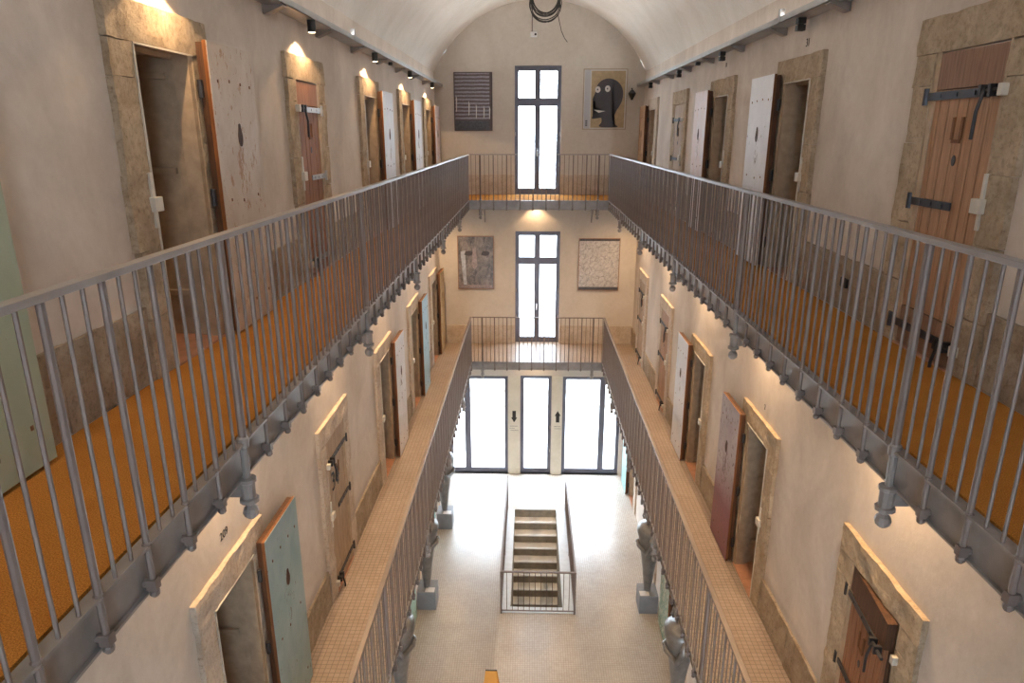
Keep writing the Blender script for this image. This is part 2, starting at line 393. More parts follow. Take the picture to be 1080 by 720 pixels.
# forecourt outside
m = MB()
m.quad((-60,YE+.38,-.06),(60,YE+.38,-.06),(60,140,-.06),(-60,140,-.06)); m.quad((-60,-80,-.06),(60,-80,-.06),(60,Y0-.38,-.06),(-60,Y0-.38,-.06))
simple('forecourt_gravel', (.50,.49,.46), .9, 0, .05, 2, 0)
simple('path_sand', (.34,.26,.16), .9, 0, .1, 2, 0)
tag(m.build('forecourt_ground', 'forecourt_gravel', normals=False), 'pale gravel forecourt seen through the glass doors', 'ground', kind='structure')
m = MB(); n = 24
for k, (rad, wd) in enumerate(((4.6,.55),(7.4,.4))):
    for i in range(n):
        a, b = -1.2+2.4*i/n, -1.2+2.4*(i+1)/n; cx_, cy_ = .2, YE+9.5
        def Pp(r, t): return (cx_+r*1.6*math.sin(t), cy_-r*.55*math.cos(t), -.05)
        m.quad(Pp(rad,a),Pp(rad,b),Pp(rad+wd,b),Pp(rad+wd,a))
tag(m.build('path_border', 'path_sand', normals=False), 'curved sandy bands set in the forecourt outside the glass doors', 'path', kind='structure')

# rough stone dado at the foot of the walls
def dado(side, l, name):
    X = (WL, WR)[side]; s = (1,-1)[side]; m = MB(); z = ZD[l]
    ks = sorted(k for a,b,k,st in DOORS if a == side and b == l)
    edges = [Y0] + [t for k in ks for t in (door_y(k)-FW, door_y(k)+FW)] + [YE]
    for i in range(0, len(edges), 2):
        a, b = edges[i], edges[i+1]
        if b-a < .1: continue
        n = max(1, round((b-a)/.8)); hh = .47 + .03*math.sin(i*3.1)
        for j in range(n):
            m.rough((X-.02*s, a+(b-a)*j/n+.002, z+.002), (X+.028*s, a+(b-a)*(j+1)/n-.002, z+hh), .09, .012, i*3+j+l*10)
    tag(m.build(name, 'plinth_stone' if l else 'pale_stone'), 'rough stone dado along the foot of the %s wall on the %s storey' % (('left','right')[side], ('ground','middle','top')[l]), 'baseboard', kind='structure')
for l in (1, 2):
    for s_ in (0, 1): dado(s_, l, 'baseboard_%s_%s' % (('left','right')[s_], ('ground','middle','upper')[l]))
def end_dado(l, x0, x1):
    m = MB(); z = ZD[l]
    for a, b in ((WL+.03, x0), (x1, WR-.03)):
        for j in range(3): m.rough((a+(b-a)*j/3+.002, YE-.035, z+.002), (a+(b-a)*(j+1)/3-.002, YE+.02, z+.50), .1, .01, j+l)
    tag(m.build('baseboard_back_%s' % ('','middle','upper')[l], 'pale_stone'), 'stone dado either side of the window on the %s storey end wall' % ('','middle','top')[l], 'baseboard', kind='structure')
end_dado(2, -.43, .74); end_dado(1, -.41, .79)

# ------------------------------------------------------------------ galleries
BARP = 2.7655/27
def gallery(l):
    z = ZD[l]; nm = ('','middle','upper')[l]
    root = empty('%s_gallery' % nm, (0, YG, z), 'cantilevered %s gallery running round three sides of the hall' % nm, 'gallery', kind='structure')
    L = Vector(root.location)
    def add(m, name, mat, **k):
        o = m.build(name, mat, loc=L, **k); o.parent = root; o.location = (0,0,0); return o
    top = 'gallery_tiles' if l == 1 else 'beam_metal'
    m = MB()
    m.box((WL,Y0,z-.10),(RL-.032,YE,z-.04)); m.box((RR+.032,Y0,z-.10),(WR,YE,z-.04)); m.box((RL-.032,YG+.032,z-.10),(RR+.032,YE,z-.04)); m.box((RL-.032,Y0,z-.1),(RR+.032,.168,z-.04))
    add(m, 'deck_slab', 'beam_metal' if l == 1 else 'black_iron')  # upper slab coloured black so the gap beside the matting looks shaded
    m = MB()
    e = .012 if l == 1 else .028
    m.box((WL+.03,Y0+.01,z-.038),(RL-.02-e,YE-.04,z)); m.box((RR+.02+e,Y0+.01,z-.038),(WR-.03,YE-.04,z)); m.box((RL-.02-e,YG+.02+e,z-.038),(RR+.02+e,YE-.04,z)); m.box((RL-.02,Y0+.01,z-.038),(RR+.02,.16-e,z))
    if l == 1: add(m, 'tile_paving', 'gallery_tiles')
    else:
        o = m.build('coir_matting', 'orange_matting', loc=(0,YG,z)); tag(o, 'orange brown coir matting covering the whole upper gallery floor', 'carpet')
    # channel beams: flange, web, lower lip
    for nm2, f in (('left', lambda a,b,c,d: ((RL+a, .2, z+c), (RL+b, YG, z+d))), ('right', lambda a,b,c,d: ((RR-a, .2, z+c), (RR-b, YG, z+d))),
                   ('end', lambda a,b,c,d: ((RL, YG-a, z+c), (RR, YG-b, z+d))), ('near', lambda a,b,c,d: ((RL, .2+a, z+c), (RR, .2+b, z+d)))):
        m = MB(); m.box(*f(-.032, .026, -.014, .0)); m.box(*f(-.032, -.02, -.205, -.014)); m.box(*f(-.06, -.004, -.217, -.205))
        add(m, 'edge_beam', 'beam_metal')
    # main brackets
    def bracket(p, dx, dy):
        m = MB(); px, py = p
        m.lathe((px,py,z), [(.021,.03),(.03,.02),(.03,-.03),(.02,-.04),(.02,-.20),(.046,-.205),(.048,-.222),(.038,-.23),(.036,-.315),(.05,-.32),(.05,-.338),(.024,-.35),(.02,-.362)][::-1], 10)
        m.ball((px,py,z-.398), .042, 10)
        L2 = .93 if dx else 1.6
        # curved console arm back to the wall
        poly = [(0.02,-.22),(0.02,-.31)]
        for i in range(9):
            t = i/8; poly.append((.10+(L2-.14)*t, -.31+.06*math.sin(min(1,t*2)*PI/2) - .42*max(0,(t-.45)/.55)**2))
        poly += [(L2-.03,-.70),(L2-.03,-.22)]
        q = [((px+dx*a if dx else py+dy*a), z+b) for a,b in poly]
        if dx: m.prism(q, 'y', py-.016, py+.016)
        else: m.prism(q, 'x', px-.016, px+.016)
        add(m, 'bracket', 'beam_metal')
    for k in range(-0, 7):
        y = .425+2.7655*k
        if y < YG-.1:
            bracket((RL+.012,y), -1, 0); bracket((RR-.012,y), 1, 0)
    for x in (-1.18, 1.56): bracket((x, YG-.012), 0, 1)
    return root
gal1 = gallery(1); gal2 = gallery(2)

def railing(l, where, label):
    z = ZD[l]; H = 1.05 if l == 2 else 1.16
    if where in ('left','right'):
        X = RL if where == 'left' else RR; s = 1 if where == 'left' else -1
        root = empty('gallery_railing', (X, YG, z), label, 'railing', 'gallery railings of grey round bars')
        pos = lambda t, off: (s*off, t-YG, 0); tmin, tmax = .2, YG; t0 = .425
    else:
        root = empty('gallery_railing', (RL, YG, z), label, 'railing', 'gallery railings of grey round bars')
        pos = lambda t, off: (t, -off, 0); tmin, tmax = 0, RR-RL; t0 = .288
    m = MB()
    a, b = pos(tmin, 0), pos(tmax, 0)
    if where in ('left','right'): m.box((s*.012-.026, a[1], H-.026), (s*.012+.026, .0, H))
    else: m.box((.042, -.026, H-.022), (RR-RL-.042, .0, H))
    m.build('handrail', 'handrail_metal' if l == 2 else 'rail_metal', root, bevel=.003)
    def bar(r, z0, z1, seg=8): return MB().tube([(0,0,z0),(0,0,z1)], r, seg)
    mains, meds, thins = [], [], []
    i0 = math.ceil((tmin+.02-t0)/BARP); i1 = math.floor((tmax-.03-t0)/BARP)
    for i in range(i0, i1+1):
        t = t0+i*BARP
        (mains if i % 27 == 0 else meds if i % 3 == 0 else thins).append(t)
    if where == 'end': mains = [.288, tmax-.268]; thins = [t for t in thins if abs(t-mains[1]) > .04]; meds = [t for t in meds if abs(t-mains[1]) > .04]
    proto = None
    for t in mains:
        if proto is None: proto = bar(.021, .0, H-.025, 10).build('main_post', 'rail_metal', root, smooth=False); proto.location = pos(t, .014)
        else: copy_to(proto, root, pos(t, .014))
    # intermediate balusters run past the beam and end in a block and a ball
    proto = None
    for t in meds:
        if proto is None:
            mm = bar(.0135, -.15, H-.025)
            mm.lathe((0,0,0), [(.012,-.01),(.018,-.004),(.018,.006),(.012,.012)], 8)
            mm.box((-.019,-.019,-.195),(.019,.019,-.15)); mm.ball((0,0,-.212), .021, 8)
            if where == 'end': mm.tube([(0,0,-.172),(0,.036,-.172)], .014, 8)
            else: mm.tube([(0,0,-.172),(-s*.036,0,-.172)], .018, 8)
            proto = mm.build('baluster', 'rail_metal', root); proto.location = pos(t, .014)
        else: copy_to(proto, root, pos(t, .014))
    proto = None
    if l == 1: thins.sort(key=lambda t: (t < 4.0, t))
    extra = thins[100:]; thins = thins[:100]
    for t in thins:
        if proto is None: proto = bar(.0078, .0, H-.025, 6).build('bar', 'rail_metal', root); proto.location = pos(t, .012)
        else: copy_to(proto, root, pos(t, .012))
    if extra:
        mm = MB()
        for t in extra:
            p = pos(t, .012); mm.tube([(p[0],p[1],0),(p[0],p[1],H-.025)], .0078, 6)
        tag(mm.build('bar_rest', 'rail_metal', root), kind='stuff')
    return root
railing(2, 'left', 'grey bar railing along the left side of the upper gallery')
railing(2, 'right', 'grey bar railing along the right side of the upper gallery')
railing(2, 'end', 'short grey railing across the far end of the upper gallery')
railing(1, 'left', 'grey bar railing along the left side of the middle gallery')
railing(1, 'right', 'grey bar railing along the right side of the middle gallery')
railing(1, 'end', 'short grey railing across the far end of the middle gallery')

# guard around the stair opening
def stair_guard():
    x0, x1, y0, y1, H = -.545, .955, 12.03, 16.10, 1.0
    root = empty('stair_guard', ((x0+x1)/2, y0, 0), 'three sided grey metal guard rail around the stair opening', 'railing'); L = root.location
    def add(m, n, mat='rail_metal', **k):
        o = m.build(n, mat, loc=L, **k); o.parent = root; o.location = (0,0,0); return o
    add(MB().box((x0-.02,y0-.02,H-.03),(x1+.02,y0+.02,H)), 'handrail', bevel=.004)
    for x in (x0, x1):
        add(MB().box((x-.02,y0+.02,H-.03),(x+.02,y1,H)), 'handrail', bevel=.004)
        add(MB().box((x-.012,y0+.02,.06),(x+.012,y1,.08)), 'bottom_rail')
        for yy in (y0, (y0+y1)/2, y1-.02): add(MB().box((x-.018,yy-.018,0),(x+.018,yy+.018,H-.03)), 'corner_post')
        n = 38
        for i in range(1, n):
            yy = y0+(y1-y0)*i/n
            add(MB().tube([(x,yy,.08),(x,yy,H-.03)], .006, 6), 'bar')
    add(MB().box((x0,y0-.012,.06),(x1,y0+.012,.08)), 'bottom_rail')
    for i in range(1, 13):
        x = x0+(x1-x0)*i/13; add(MB().tube([(x,y0,.08),(x,y0,H-.03)], .008, 6), 'bar')
stair_guard()

# ------------------------------------------------------------------ cell doors
peeling('paint_cream', (.50,.40,.31), (.62,.54,.46), (.40,.24,.14), .085, 1)
peeling('paint_white', (.72,.75,.80), (.82,.84,.88), (.30,.27,.26), .13, 2)
peeling('paint_white_warm', (.72,.71,.72), (.82,.81,.82), (.30,.22,.17), .12, 4)
peeling('paint_pink', (.72,.57,.52), (.74,.71,.73), (.36,.22,.17), .12, 5)
peeling('paint_turq', (.27,.38,.38), (.37,.46,.46), (.20,.16,.12), .13, 6)
peeling('paint_blue', (.34,.55,.68), (.44,.63,.74), (.10,.12,.14), .14, 7)
peeling('paint_purple', (.36,.28,.27), (.44,.37,.36), (.18,.11,.11), .07, 8, lower=(.25,.11,.13))
peeling('paint_sage', (.36,.42,.31), (.42,.47,.36), (.22,.18,.12), .15, 9, hole=False)
peeling('paint_mint', (.30,.47,.40), (.38,.54,.47), (.16,.18,.14), .13, 10)
peeling('paint_teal', (.22,.42,.42), (.30,.50,.50), (.12,.14,.13), .12, 11)
peeling('paint_speckled_green', (.16,.26,.20), (.30,.38,.31), (.52,.52,.44), .03, 12)
peeling('paint_oak', (.50,.36,.20), (.58,.45,.28), (.22,.13,.07), .08, 13)
peeling('paint_tan', (.48,.30,.17), (.56,.38,.24), (.25,.14,.07), .1, 14)
def local(s, u, n, z): return (s*n, u, z)
door_no = [0]
STONE_GAP = .0016
def cell_door(side, l, k, state, paint, stone_m='frame_stone', label='', planks='plank_wood', topboard='plank_wood', iron='black_iron', lockplate=True, hide_frame=False, marks=None, swing=0.0):
    s = (1,-1)[side]; X = (WL, WR)[side]; door_no[0] += 1
    root = empty('door_%d' % door_no[0], (X, door_y(k), ZD[l]), label, 'door', kind='structure')
    P = lambda u,n,z: (s*n, u, z)
    def bx(m, u0,u1,n0,n1,z0,z1): m.box(P(u0,n0,z0), P(u1,n1,z1)); return m
    rnd = random.Random(side*100+l*10+k)
    # dressed stone surround of separate blocks
    m = MB(); q = STONE_GAP
    for sg in (-1, 1):
        z = 0.004; hs = [.42,.55,.38,.46]
        rnd.shuffle(hs); i = 0
        while z < OH-.02:
            h = min(hs[i % 4], OH-z) if OH-z > .5 else OH-z
            ow = FW + rnd.uniform(-.008, .016)
            a, b = sorted((sg*(OW+.002), sg*ow))
            m.rough(P(a,-.03,z+q/2), P(b,.042,z+h-q/2), .06, .009, rnd.random()*50); z += h; i += 1
    m.rough(P(-FW-.01,-.03,OH+q), P(FW+.01,.045,FH), .06, .010, rnd.random()*50)
    m.build('stone_frame', stone_m, root)
    # painted lining of the opening through the thick wall
    D = .55
    m = MB()
    for sg in (-1,1):
        bx(m, sg*OW, sg*(OW+.02), -D, .04, 0, OH); bx(m, sg*(OW-.028), sg*OW, -.13, -.075, 0, OH)
    bx(m, -OW, OW, -D, .04, OH, OH+.02); bx(m, -OW+.028, OW-.028, -.13, -.075, OH-.03, OH)
    bx(m, OW-.055, OW, -.075, .035, .0, OH); m.build('door_lining', 'jamb_paint', root)
    m = MB(); bx(m, -OW, -OW+.01, .035, .05, 0, OH); bx(m, -OW, OW, .035, .05, OH-.01, OH); 
    if state == 'open': m.build('metal_edging', 'white_paint', root)
    else: m.bm.free()
    bx(MB(), -OW, OW, -D, .05, -.02, .012).build('threshold', 'thresh_tile', root)
    if lockplate:
        m = MB(); bx(m, -OW-.035, -OW-.005, .03, .055, .93, 1.27); bx(m, -OW-.055, -OW+.045, .035, .075, 1.03, 1.12)
        m.build('lock_keep', 'white_paint', root, bevel=.004)
    if state != 'closed':
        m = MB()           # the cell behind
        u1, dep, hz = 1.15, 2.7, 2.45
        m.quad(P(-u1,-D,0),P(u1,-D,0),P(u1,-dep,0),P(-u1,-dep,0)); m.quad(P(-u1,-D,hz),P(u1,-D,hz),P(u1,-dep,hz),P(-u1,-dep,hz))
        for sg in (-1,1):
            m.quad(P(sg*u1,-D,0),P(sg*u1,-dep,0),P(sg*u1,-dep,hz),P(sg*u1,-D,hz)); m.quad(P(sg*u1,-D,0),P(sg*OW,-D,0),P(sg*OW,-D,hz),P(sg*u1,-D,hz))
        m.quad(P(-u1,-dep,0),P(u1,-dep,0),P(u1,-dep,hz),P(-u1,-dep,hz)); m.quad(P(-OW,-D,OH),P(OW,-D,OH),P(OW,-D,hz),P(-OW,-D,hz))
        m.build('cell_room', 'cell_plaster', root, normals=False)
    if state == 'open':
        for zz in (.32, 1.22, 1.86):
            bx(MB(), OW-.035, OW, -.42, -.16, zz, zz+.045).build('bolt_socket', 'jamb_paint', root, bevel=.004)
        # leaf folded back flat on the wall, inner face outwards
        a, b = OW+.015, OW+.815; n0, n1 = .085, .145
        m = MB(); m.mi = 0; bx(m, a+.004, b, n1-.004, n1, .02, OH+.10)
        m.mi = 1; bx(m, a, b, n1-.03, n1-.004, .02, OH+.10)
        m.mi = 2; bx(m, a+.012, b, n0-.02, n1-.03, .03, OH+.09)
        leaf = m.build('door_leaf', [paint, 'orange_wood' if l == 2 and side == 0 else 'edge_wood', 'dark_wood'], root)
        m = MB(); hz0, uc = 1.47, a+.42
        ring = [(uc+.042*math.cos(t*PI/8), hz0+.068*math.sin(t*PI/8)+(.035 if t in (3,4,5) else 0)) for t in range(16)]
        m.prism([((u), z) for u, z in ring], 'x', *( (s*(n1-.001), s*(n1+.004)) )); m.build('sight_hole', 'dark_wood', leaf)
        for u_, z_ in ((.12,1.86),(.30,1.86),(.5,1.86),(.7,1.86),(.14,1.1),(.66,1.02),(.3,.62),(.62,.5),(.16,.28),(.68,.22)):
            pass
        m = MB()
        for u_, z_ in ((.12,1.86),(.32,1.87),(.52,1.86),(.70,1.85),(.14,1.02),(.36,1.0),(.66,1.02),(.13,.22),(.4,.2),(.68,.22)):
            bx(m, a+u_-.008, a+u_+.008, n1-.001, n1+.004, z_-.011, z_+.011)
        m.build('rivets', 'edge_wood', leaf)
        for zz in (.3, 1.05, 1.8):
            m = MB(); m.tube([P(a-.006,n0-.012,zz-.06),P(a-.006,n0-.012,zz+.06)], .02, 8); bx(m, a-.004, a+.05, n0-.035, n0-.02, zz-.03, zz+.03)
            m.build('hinge', 'black_iron', root)
    else:
        n1 = .028
        hinge_root = root; a, b = -OW+.006, OW-.006
        m = MB(); m.mi = 2; bx(m, a, b, -.035, -.006, .015, OH-.01); m.mi = 0
        nb = 7; top = OH-.01 - .23
        for i in range(nb):
            w0 = a+(b-a)*i/nb+.005; w1 = a+(b-a)*(i+1)/nb-.005
            bx(m, w0, w1, -.006, n1-rnd.uniform(0,.003), .30, top-.006)
        m.mi = 1; bx(m, a, b, -.006, n1+.002, .02, .293)
        m.mi = 1; bx(m, a, b, -.006, n1+.006, top, OH-.012)
        leaf = m.build('door_leaf', [planks, topboard, 'dark_wood'], root)
        if not l == 2 or k != 3:
            pass
        for j, zz in enumerate((OH-.28, OH-.98, .16)):
            m = MB(); end = a+.12 if j != 1 else a+.30
            bx(m, end, b+.05, n1+.005, n1+.017, zz-.026, zz+.026)
            m.tube([P(b+.05,n1+.014,zz-.055),P(b+.05,n1+.014,zz+.055)], .022, 8)
            for t in (.2,.5,.8):
                uu = end+(b-end)*t; bx(m, uu-.012, uu+.012, n1+.016, n1+.024, zz-.012, zz+.012)
            m.build('strap_hinge', iron, leaf)
        for zz in (OH-.275, .16):
            m = MB(); m.tube([P(a-.06,n1+.035,zz),P(a+.17,n1+.035,zz)], .014, 8)
            bx(m, a+.03, a+.055, n1, n1+.06, zz-.035, zz+.035); bx(m, a+.12, a+.145, n1, n1+.06, zz-.035, zz+.035)
            m.tube([P(a+.10,n1+.05,zz),P(a+.11,n1+.07,zz-.12),P(a+.13,n1+.06,zz-.28)], .011, 8); m.build('bolt', 'black_iron', leaf)
            m = MB(); bx(m, a-.075, a-.03, .035, .085, zz-.035, zz+.035); m.build('bolt_keeper', 'white_paint', root, bevel=.005)
        m = MB()      # sight hatch guides and keyhole
        for uu in (-.04, .055): bx(m, uu-.011, uu+.011, n1, n1+.012, 1.46, 1.60)
        bx(m, -.04, .055, n1, n1+.008, 1.44, 1.462); m.build('hatch_guide', 'edge_wood', leaf)
        MB().prism([(.0+.02*math.cos(t*PI/6), 1.33+.034*math.sin(t*PI/6)) for t in range(12)], 'x', s*(n1-.002), s*(n1+.003)).build('keyhole', 'black_iron', leaf)
        if marks:
            c = text_obj(marks, .34, 'black_paint', 'painted_number', leaf); c.location = P(-.16, n1+.012, 1.32)
            c.rotation_euler = (PI/2, 0, PI/2 if s > 0 else -PI/2)
            if s > 0: c.location = P(-.30, n1+.012, 1.34)
        if state == 'ajar':
            leaf.location = P(0, .0, 0)
            pvt = Vector(P(b, 0, 0)); R = Matrix.Rotation(-s*swing*-1, 4, 'Z')
            leaf.matrix_local = Matrix.Translation(pvt) @ R @ Matrix.Translation(-pvt)
    return root
def text_obj(txt, size, mat, name, parent=None, shear=0.0):
    cu = bpy.data.curves.new(name, 'FONT'); cu.body = txt; cu.size = size; cu.extrude = .001; cu.shear = shear
    cu.materials.append(MATS[mat])
    o = bpy.data.objects.new(name+'_tmp', cu); COL.objects.link(o)
    dg = bpy.context.evaluated_depsgraph_get(); dg.update()
    me = bpy.data.meshes.new_from_object(o.evaluated_get(dg)); me.name = name
    bpy.data.objects.remove(o)
    o = bpy.data.objects.new(name, me); COL.objects.link(o)
    if parent: o.parent = parent
    return o

D_ = cell_door
D_(0,2,-1,'open','paint_sage', label='open pale green cell door nearest on the upper left gallery')
D_(0,2,0,'open','paint_cream', label='open cream cell door with worn patch below its peephole, upper left gallery')
D_(0,2,1,'closed',None, label='closed brown plank cell door with iron bolts, only closed one on the upper left', planks='red_wood', topboard='red_wood', iron='tray_metal')
D_(0,2,2,'open','paint_white', label='open whitish blue cell door just past the closed brown one, upper left')
D_(0,2,3,'open','paint_white_warm', label='open white cell door, last but one on the upper left gallery')
D_(0,2,4,'open','paint_pink', label='open pinkish cell door in the far corner of the upper left gallery')
D_(1,2,-1,'closed',None, label='closed plank cell door beside the viewer on the upper right')
D_(1,2,0,'closed',None, label='large closed reddish plank door with blue iron straps, nearest in view on the upper right', iron='blue_iron', topboard='top_wood')
D_(1,2,1,'open','paint_white', label='open bluish white cell door with peephole, nearest open one on the upper right')
D_(1,2,2,'open','paint_pink', label='open pinkish white cell door in the middle of the upper right gallery')
D_(1,2,3,'closed',None, label='closed pale door with peeling brown patch, far along the upper right gallery', planks='pale_wood', topboard='pale_wood')
D_(1,2,4,'open','paint_tan', stone_m='pale_stone', label='open tan wooden cell door at the far end of the upper right gallery')
D_(0,1,0,'open','paint_turq', stone_m='pale_stone', label='open turquoise cell door nearest on the middle left gallery')
D_(0,1,1,'closed',None, stone_m='pale_stone', label='closed pale wooden door with a black painted number, middle left gallery', planks='pale_wood', topboard='pale_wood', marks='34')
D_(0,1,2,'open','paint_white_warm', stone_m='pale_stone', label='open white cell door on the middle left gallery')
D_(0,1,3,'open','paint_blue', stone_m='pale_stone', label='open sky blue cell door on the middle left gallery')
D_(0,1,4,'open','paint_oak', stone_m='pale_stone', label='open yellowish cell door in the far corner of the middle left gallery')
D_(1,1,0,'ajar',None, stone_m='frame_stone', label='slightly ajar brown plank door nearest on the middle right gallery', planks='red_wood', topboard='dark_wood', swing=.11)
D_(1,1,1,'open','paint_purple', stone_m='frame_stone', label='open purple grey cell door on the middle right gallery')
D_(1,1,2,'open','paint_white', stone_m='frame_stone', label='open whitish cell door on the middle right gallery')
D_(1,1,3,'closed',None, stone_m='pale_stone', label='closed reddish plank door in the far half of the middle right gallery')
D_(1,1,4,'closed',None, stone_m='pale_stone', label='closed cell door at the far end of the middle right gallery', planks='pale_wood', topboard='pale_wood')
D_(0,0,2,'open','paint_mint', stone_m='pale_stone', label='open mint green door, nearer of two on the ground floor left')
D_(0,0,3,'open','paint_teal', stone_m='pale_stone', label='open teal door, farther of two on the ground floor left')
D_(0,0,4,'closed',None, stone_m='pale_stone', label='closed door in the far left corner of the ground floor', planks='pale_wood', topboard='pale_wood')
D_(1,0,2,'open','paint_speckled_green', stone_m='pale_stone', label='open speckled dark green door on the ground floor right')
D_(1,0,3,'closed',None, stone_m='pale_stone', label='closed pale door on the ground floor right', planks='pale_wood', topboard='pale_wood')
D_(1,0,4,'open','paint_teal', stone_m='pale_stone', label='open teal door beside the glass entrance on the right')

# numbers stencilled beside the doors
def number(txt, side, y, z, size, label):
    s = (1,-1)[side]; o = text_obj(txt, size, 'black_paint', 'wall_number')
    o.location = ((WL+.003) if side == 0 else (WR-.003), y, z); o.rotation_euler = (PI/2, 0, PI/2 if side == 0 else -PI/2)
    o.rotation_euler = (PI/2, 0, PI/2 if side == 0 else -PI/2); tag(o, label, 'number')
number('209', 0, 4.66, 6.39, .095, 'black stencilled number 209 on the wall over the turquoise door')
number('31', 1, 7.66, 10.28, .11, 'small dark number over the nearest open door on the upper right')
number('30', 1, 10.71, 10.35, .08, 'tiny dark number over the pinkish white door on the upper right')
number('2', 1, 7.68, 6.33, .09, 'small faint mark over the purple grey door, middle right')

# ------------------------------------------------------------------ cable trays with lamps
def tray(side):
    s = (1,-1)[side]; X = (WL, WR)[side]; z = 10.545
    root = empty('cable_tray', (X+s*.006, YE, z), 'grey metal cable tray high on the %s wall below the vault' % ('left','right')[side], 'cable tray')
    m = MB(); m.box((0,Y0-YE+.05,-.006),(s*.20,-.03,0)); m.box((s*.194,Y0-YE+.05,-.006),(s*.20,-.03,.055)); m.box((0,Y0-YE+.05,0),(s*.004,-.03,.05))
    m.build('tray', 'tray_metal', root)
    proto = None
    for k in range(-3, 7):
        y = 6.73+1.56*k
        if y < Y0+.2 or y > YE-.2: continue
        if proto is None:
            proto = MB().prism([(0,-.008),(s*.18,-.008),(s*.18,-.02),(s*.02,-.085),(0,-.085)], 'y', -.055, .055).build('tray_bracket', 'beam_metal', root); proto.location = (0, y-YE, 0)
        else: copy_to(proto, root, (0, y-YE, 0))
    m = MB(); m.box((s*.16,(7.9 if side else 9.2)-YE,.0),(s*.21,(7.9 if side else 9.2)-YE+.05,.13)); m.build('junction_box', 'tray_metal', root, bevel=.004)
    light('vault_fill', 'AREA', (X+s*.17, (Y0+YE)/2, z+.05), VAULT_FILL, (1,.96,.9), rot=(0, PI + s*1.05, 0), spread=1.75 , shape='RECTANGLE', size=.05, size_y=YE-Y0-1)  # unseen strip light, added only to brighten the vault
    return z
tray(0); tray(1)
def cyl_lamp(x, y, z, label, grp, on=True):
    root = empty('spot_lamp', (x, y, z), label, 'lamp', grp)
    MB().lathe((0,0,0), [(.038,-.115),(.042,-.112),(.042,0),(.03,.0)], 14).build('lamp_body', 'lamp_black', root)
    MB().lathe((0,0,0), [(.028,-.118),(.036,-.1155),(.036,-.112)], 14).build('lamp_lens', 'lamp_glow' if on else 'lamp_black', root)
    return root
for k in range(-1, 5):
    y = door_y(k)-.13 if k > 0 else door_y(k)
    r = cyl_lamp(WL+.17, y, 10.535, 'lit black cylinder spot %s' % ('beside the viewer under the left cable tray','over the open cream door, upper left','over the closed brown door, upper left','over the first whitish door past the closed one, upper left','over the last but one door, upper left','in the far corner over the last door, upper left')[k+1], 'lit spots under the left cable tray')
    light('spot_beam', 'SPOT', (0,0,-.125), SPOT_L2, WARM, r, rot=(0, 0, 0), spot_size=2.2, spot_blend=.12, shadow_soft_size=.02)
for y in (11.88,):
    r = cyl_lamp(WL+.13, y, 10.535, 'small unlit black lamp between the lit spots under the left tray', None, False); r.scale = (.8,.8,.4)
for i, y in enumerate((4.6, 7.56, 10.52, 13.48, 16.6)):
    root = empty('wall_lamp', (WR-.11, y, 10.535), 'unlit black double lamp under the right cable tray %s' % ('beside the viewer','over the nearest open white door','over the pinkish door','over the closed peeling door','at the far corner')[i], 'lamp', 'unlit lamps under the right cable tray')
    MB().box((-.04,-.04,-.055),(.04,.04,0)).build('lamp_body', 'lamp_black', root, bevel=.006)
    MB().box((-.04,-.04,-.12),(.04,.04,-.065)).build('lamp_body', 'lamp_black', root, bevel=.006)
    MB().box((-.025,-.025,-.066),(.025,.025,-.054)).build('neck', 'lamp_black', root)
root = empty('wall_lamp', (WR-.11, 12.0, 10.535), 'smaller unlit black lamp between the double lamps under the right tray', 'lamp')
MB().box((-.035,-.035,-.05),(.035,.035,0)).build('lamp_body', 'lamp_black', root, bevel=.006)
# lamps under the galleries
for l in (1, 2):
    for side in (0, 1):
        for k in range(0 if l == 2 else 1, 5):
            s = (1,-1)[side]; X = (WL, WR)[side]+s*.17
            r = cyl_lamp(X, door_y(k), ZD[l]-.10, 'small black spot under the %s gallery over the %s door on the %s' % (('','middle','upper')[l], ('first','second','third','fourth','fifth')[k], ('left','right')[side]), 'spots under the galleries')
            light('spot_beam', 'SPOT', (0,0,-.125), SPOT_L1*(1 if l == 2 else .25), WARM, r, rot=(0, s*-.25*-1 if False else 0, 0), spot_size=2.7, spot_blend=.7, shadow_soft_size=.03)
    r = cyl_lamp(.13, YE-.22, ZD[l]-.10, 'small black spot under the %s gallery over the middle of the end wall' % ('','middle','upper')[l], 'spots over the end wall openings')
    light('spot_beam', 'SPOT', (0,0,-.125), SPOT_L1*.2, WARM, r, spot_size=2.2, spot_blend=.5, shadow_soft_size=.03)

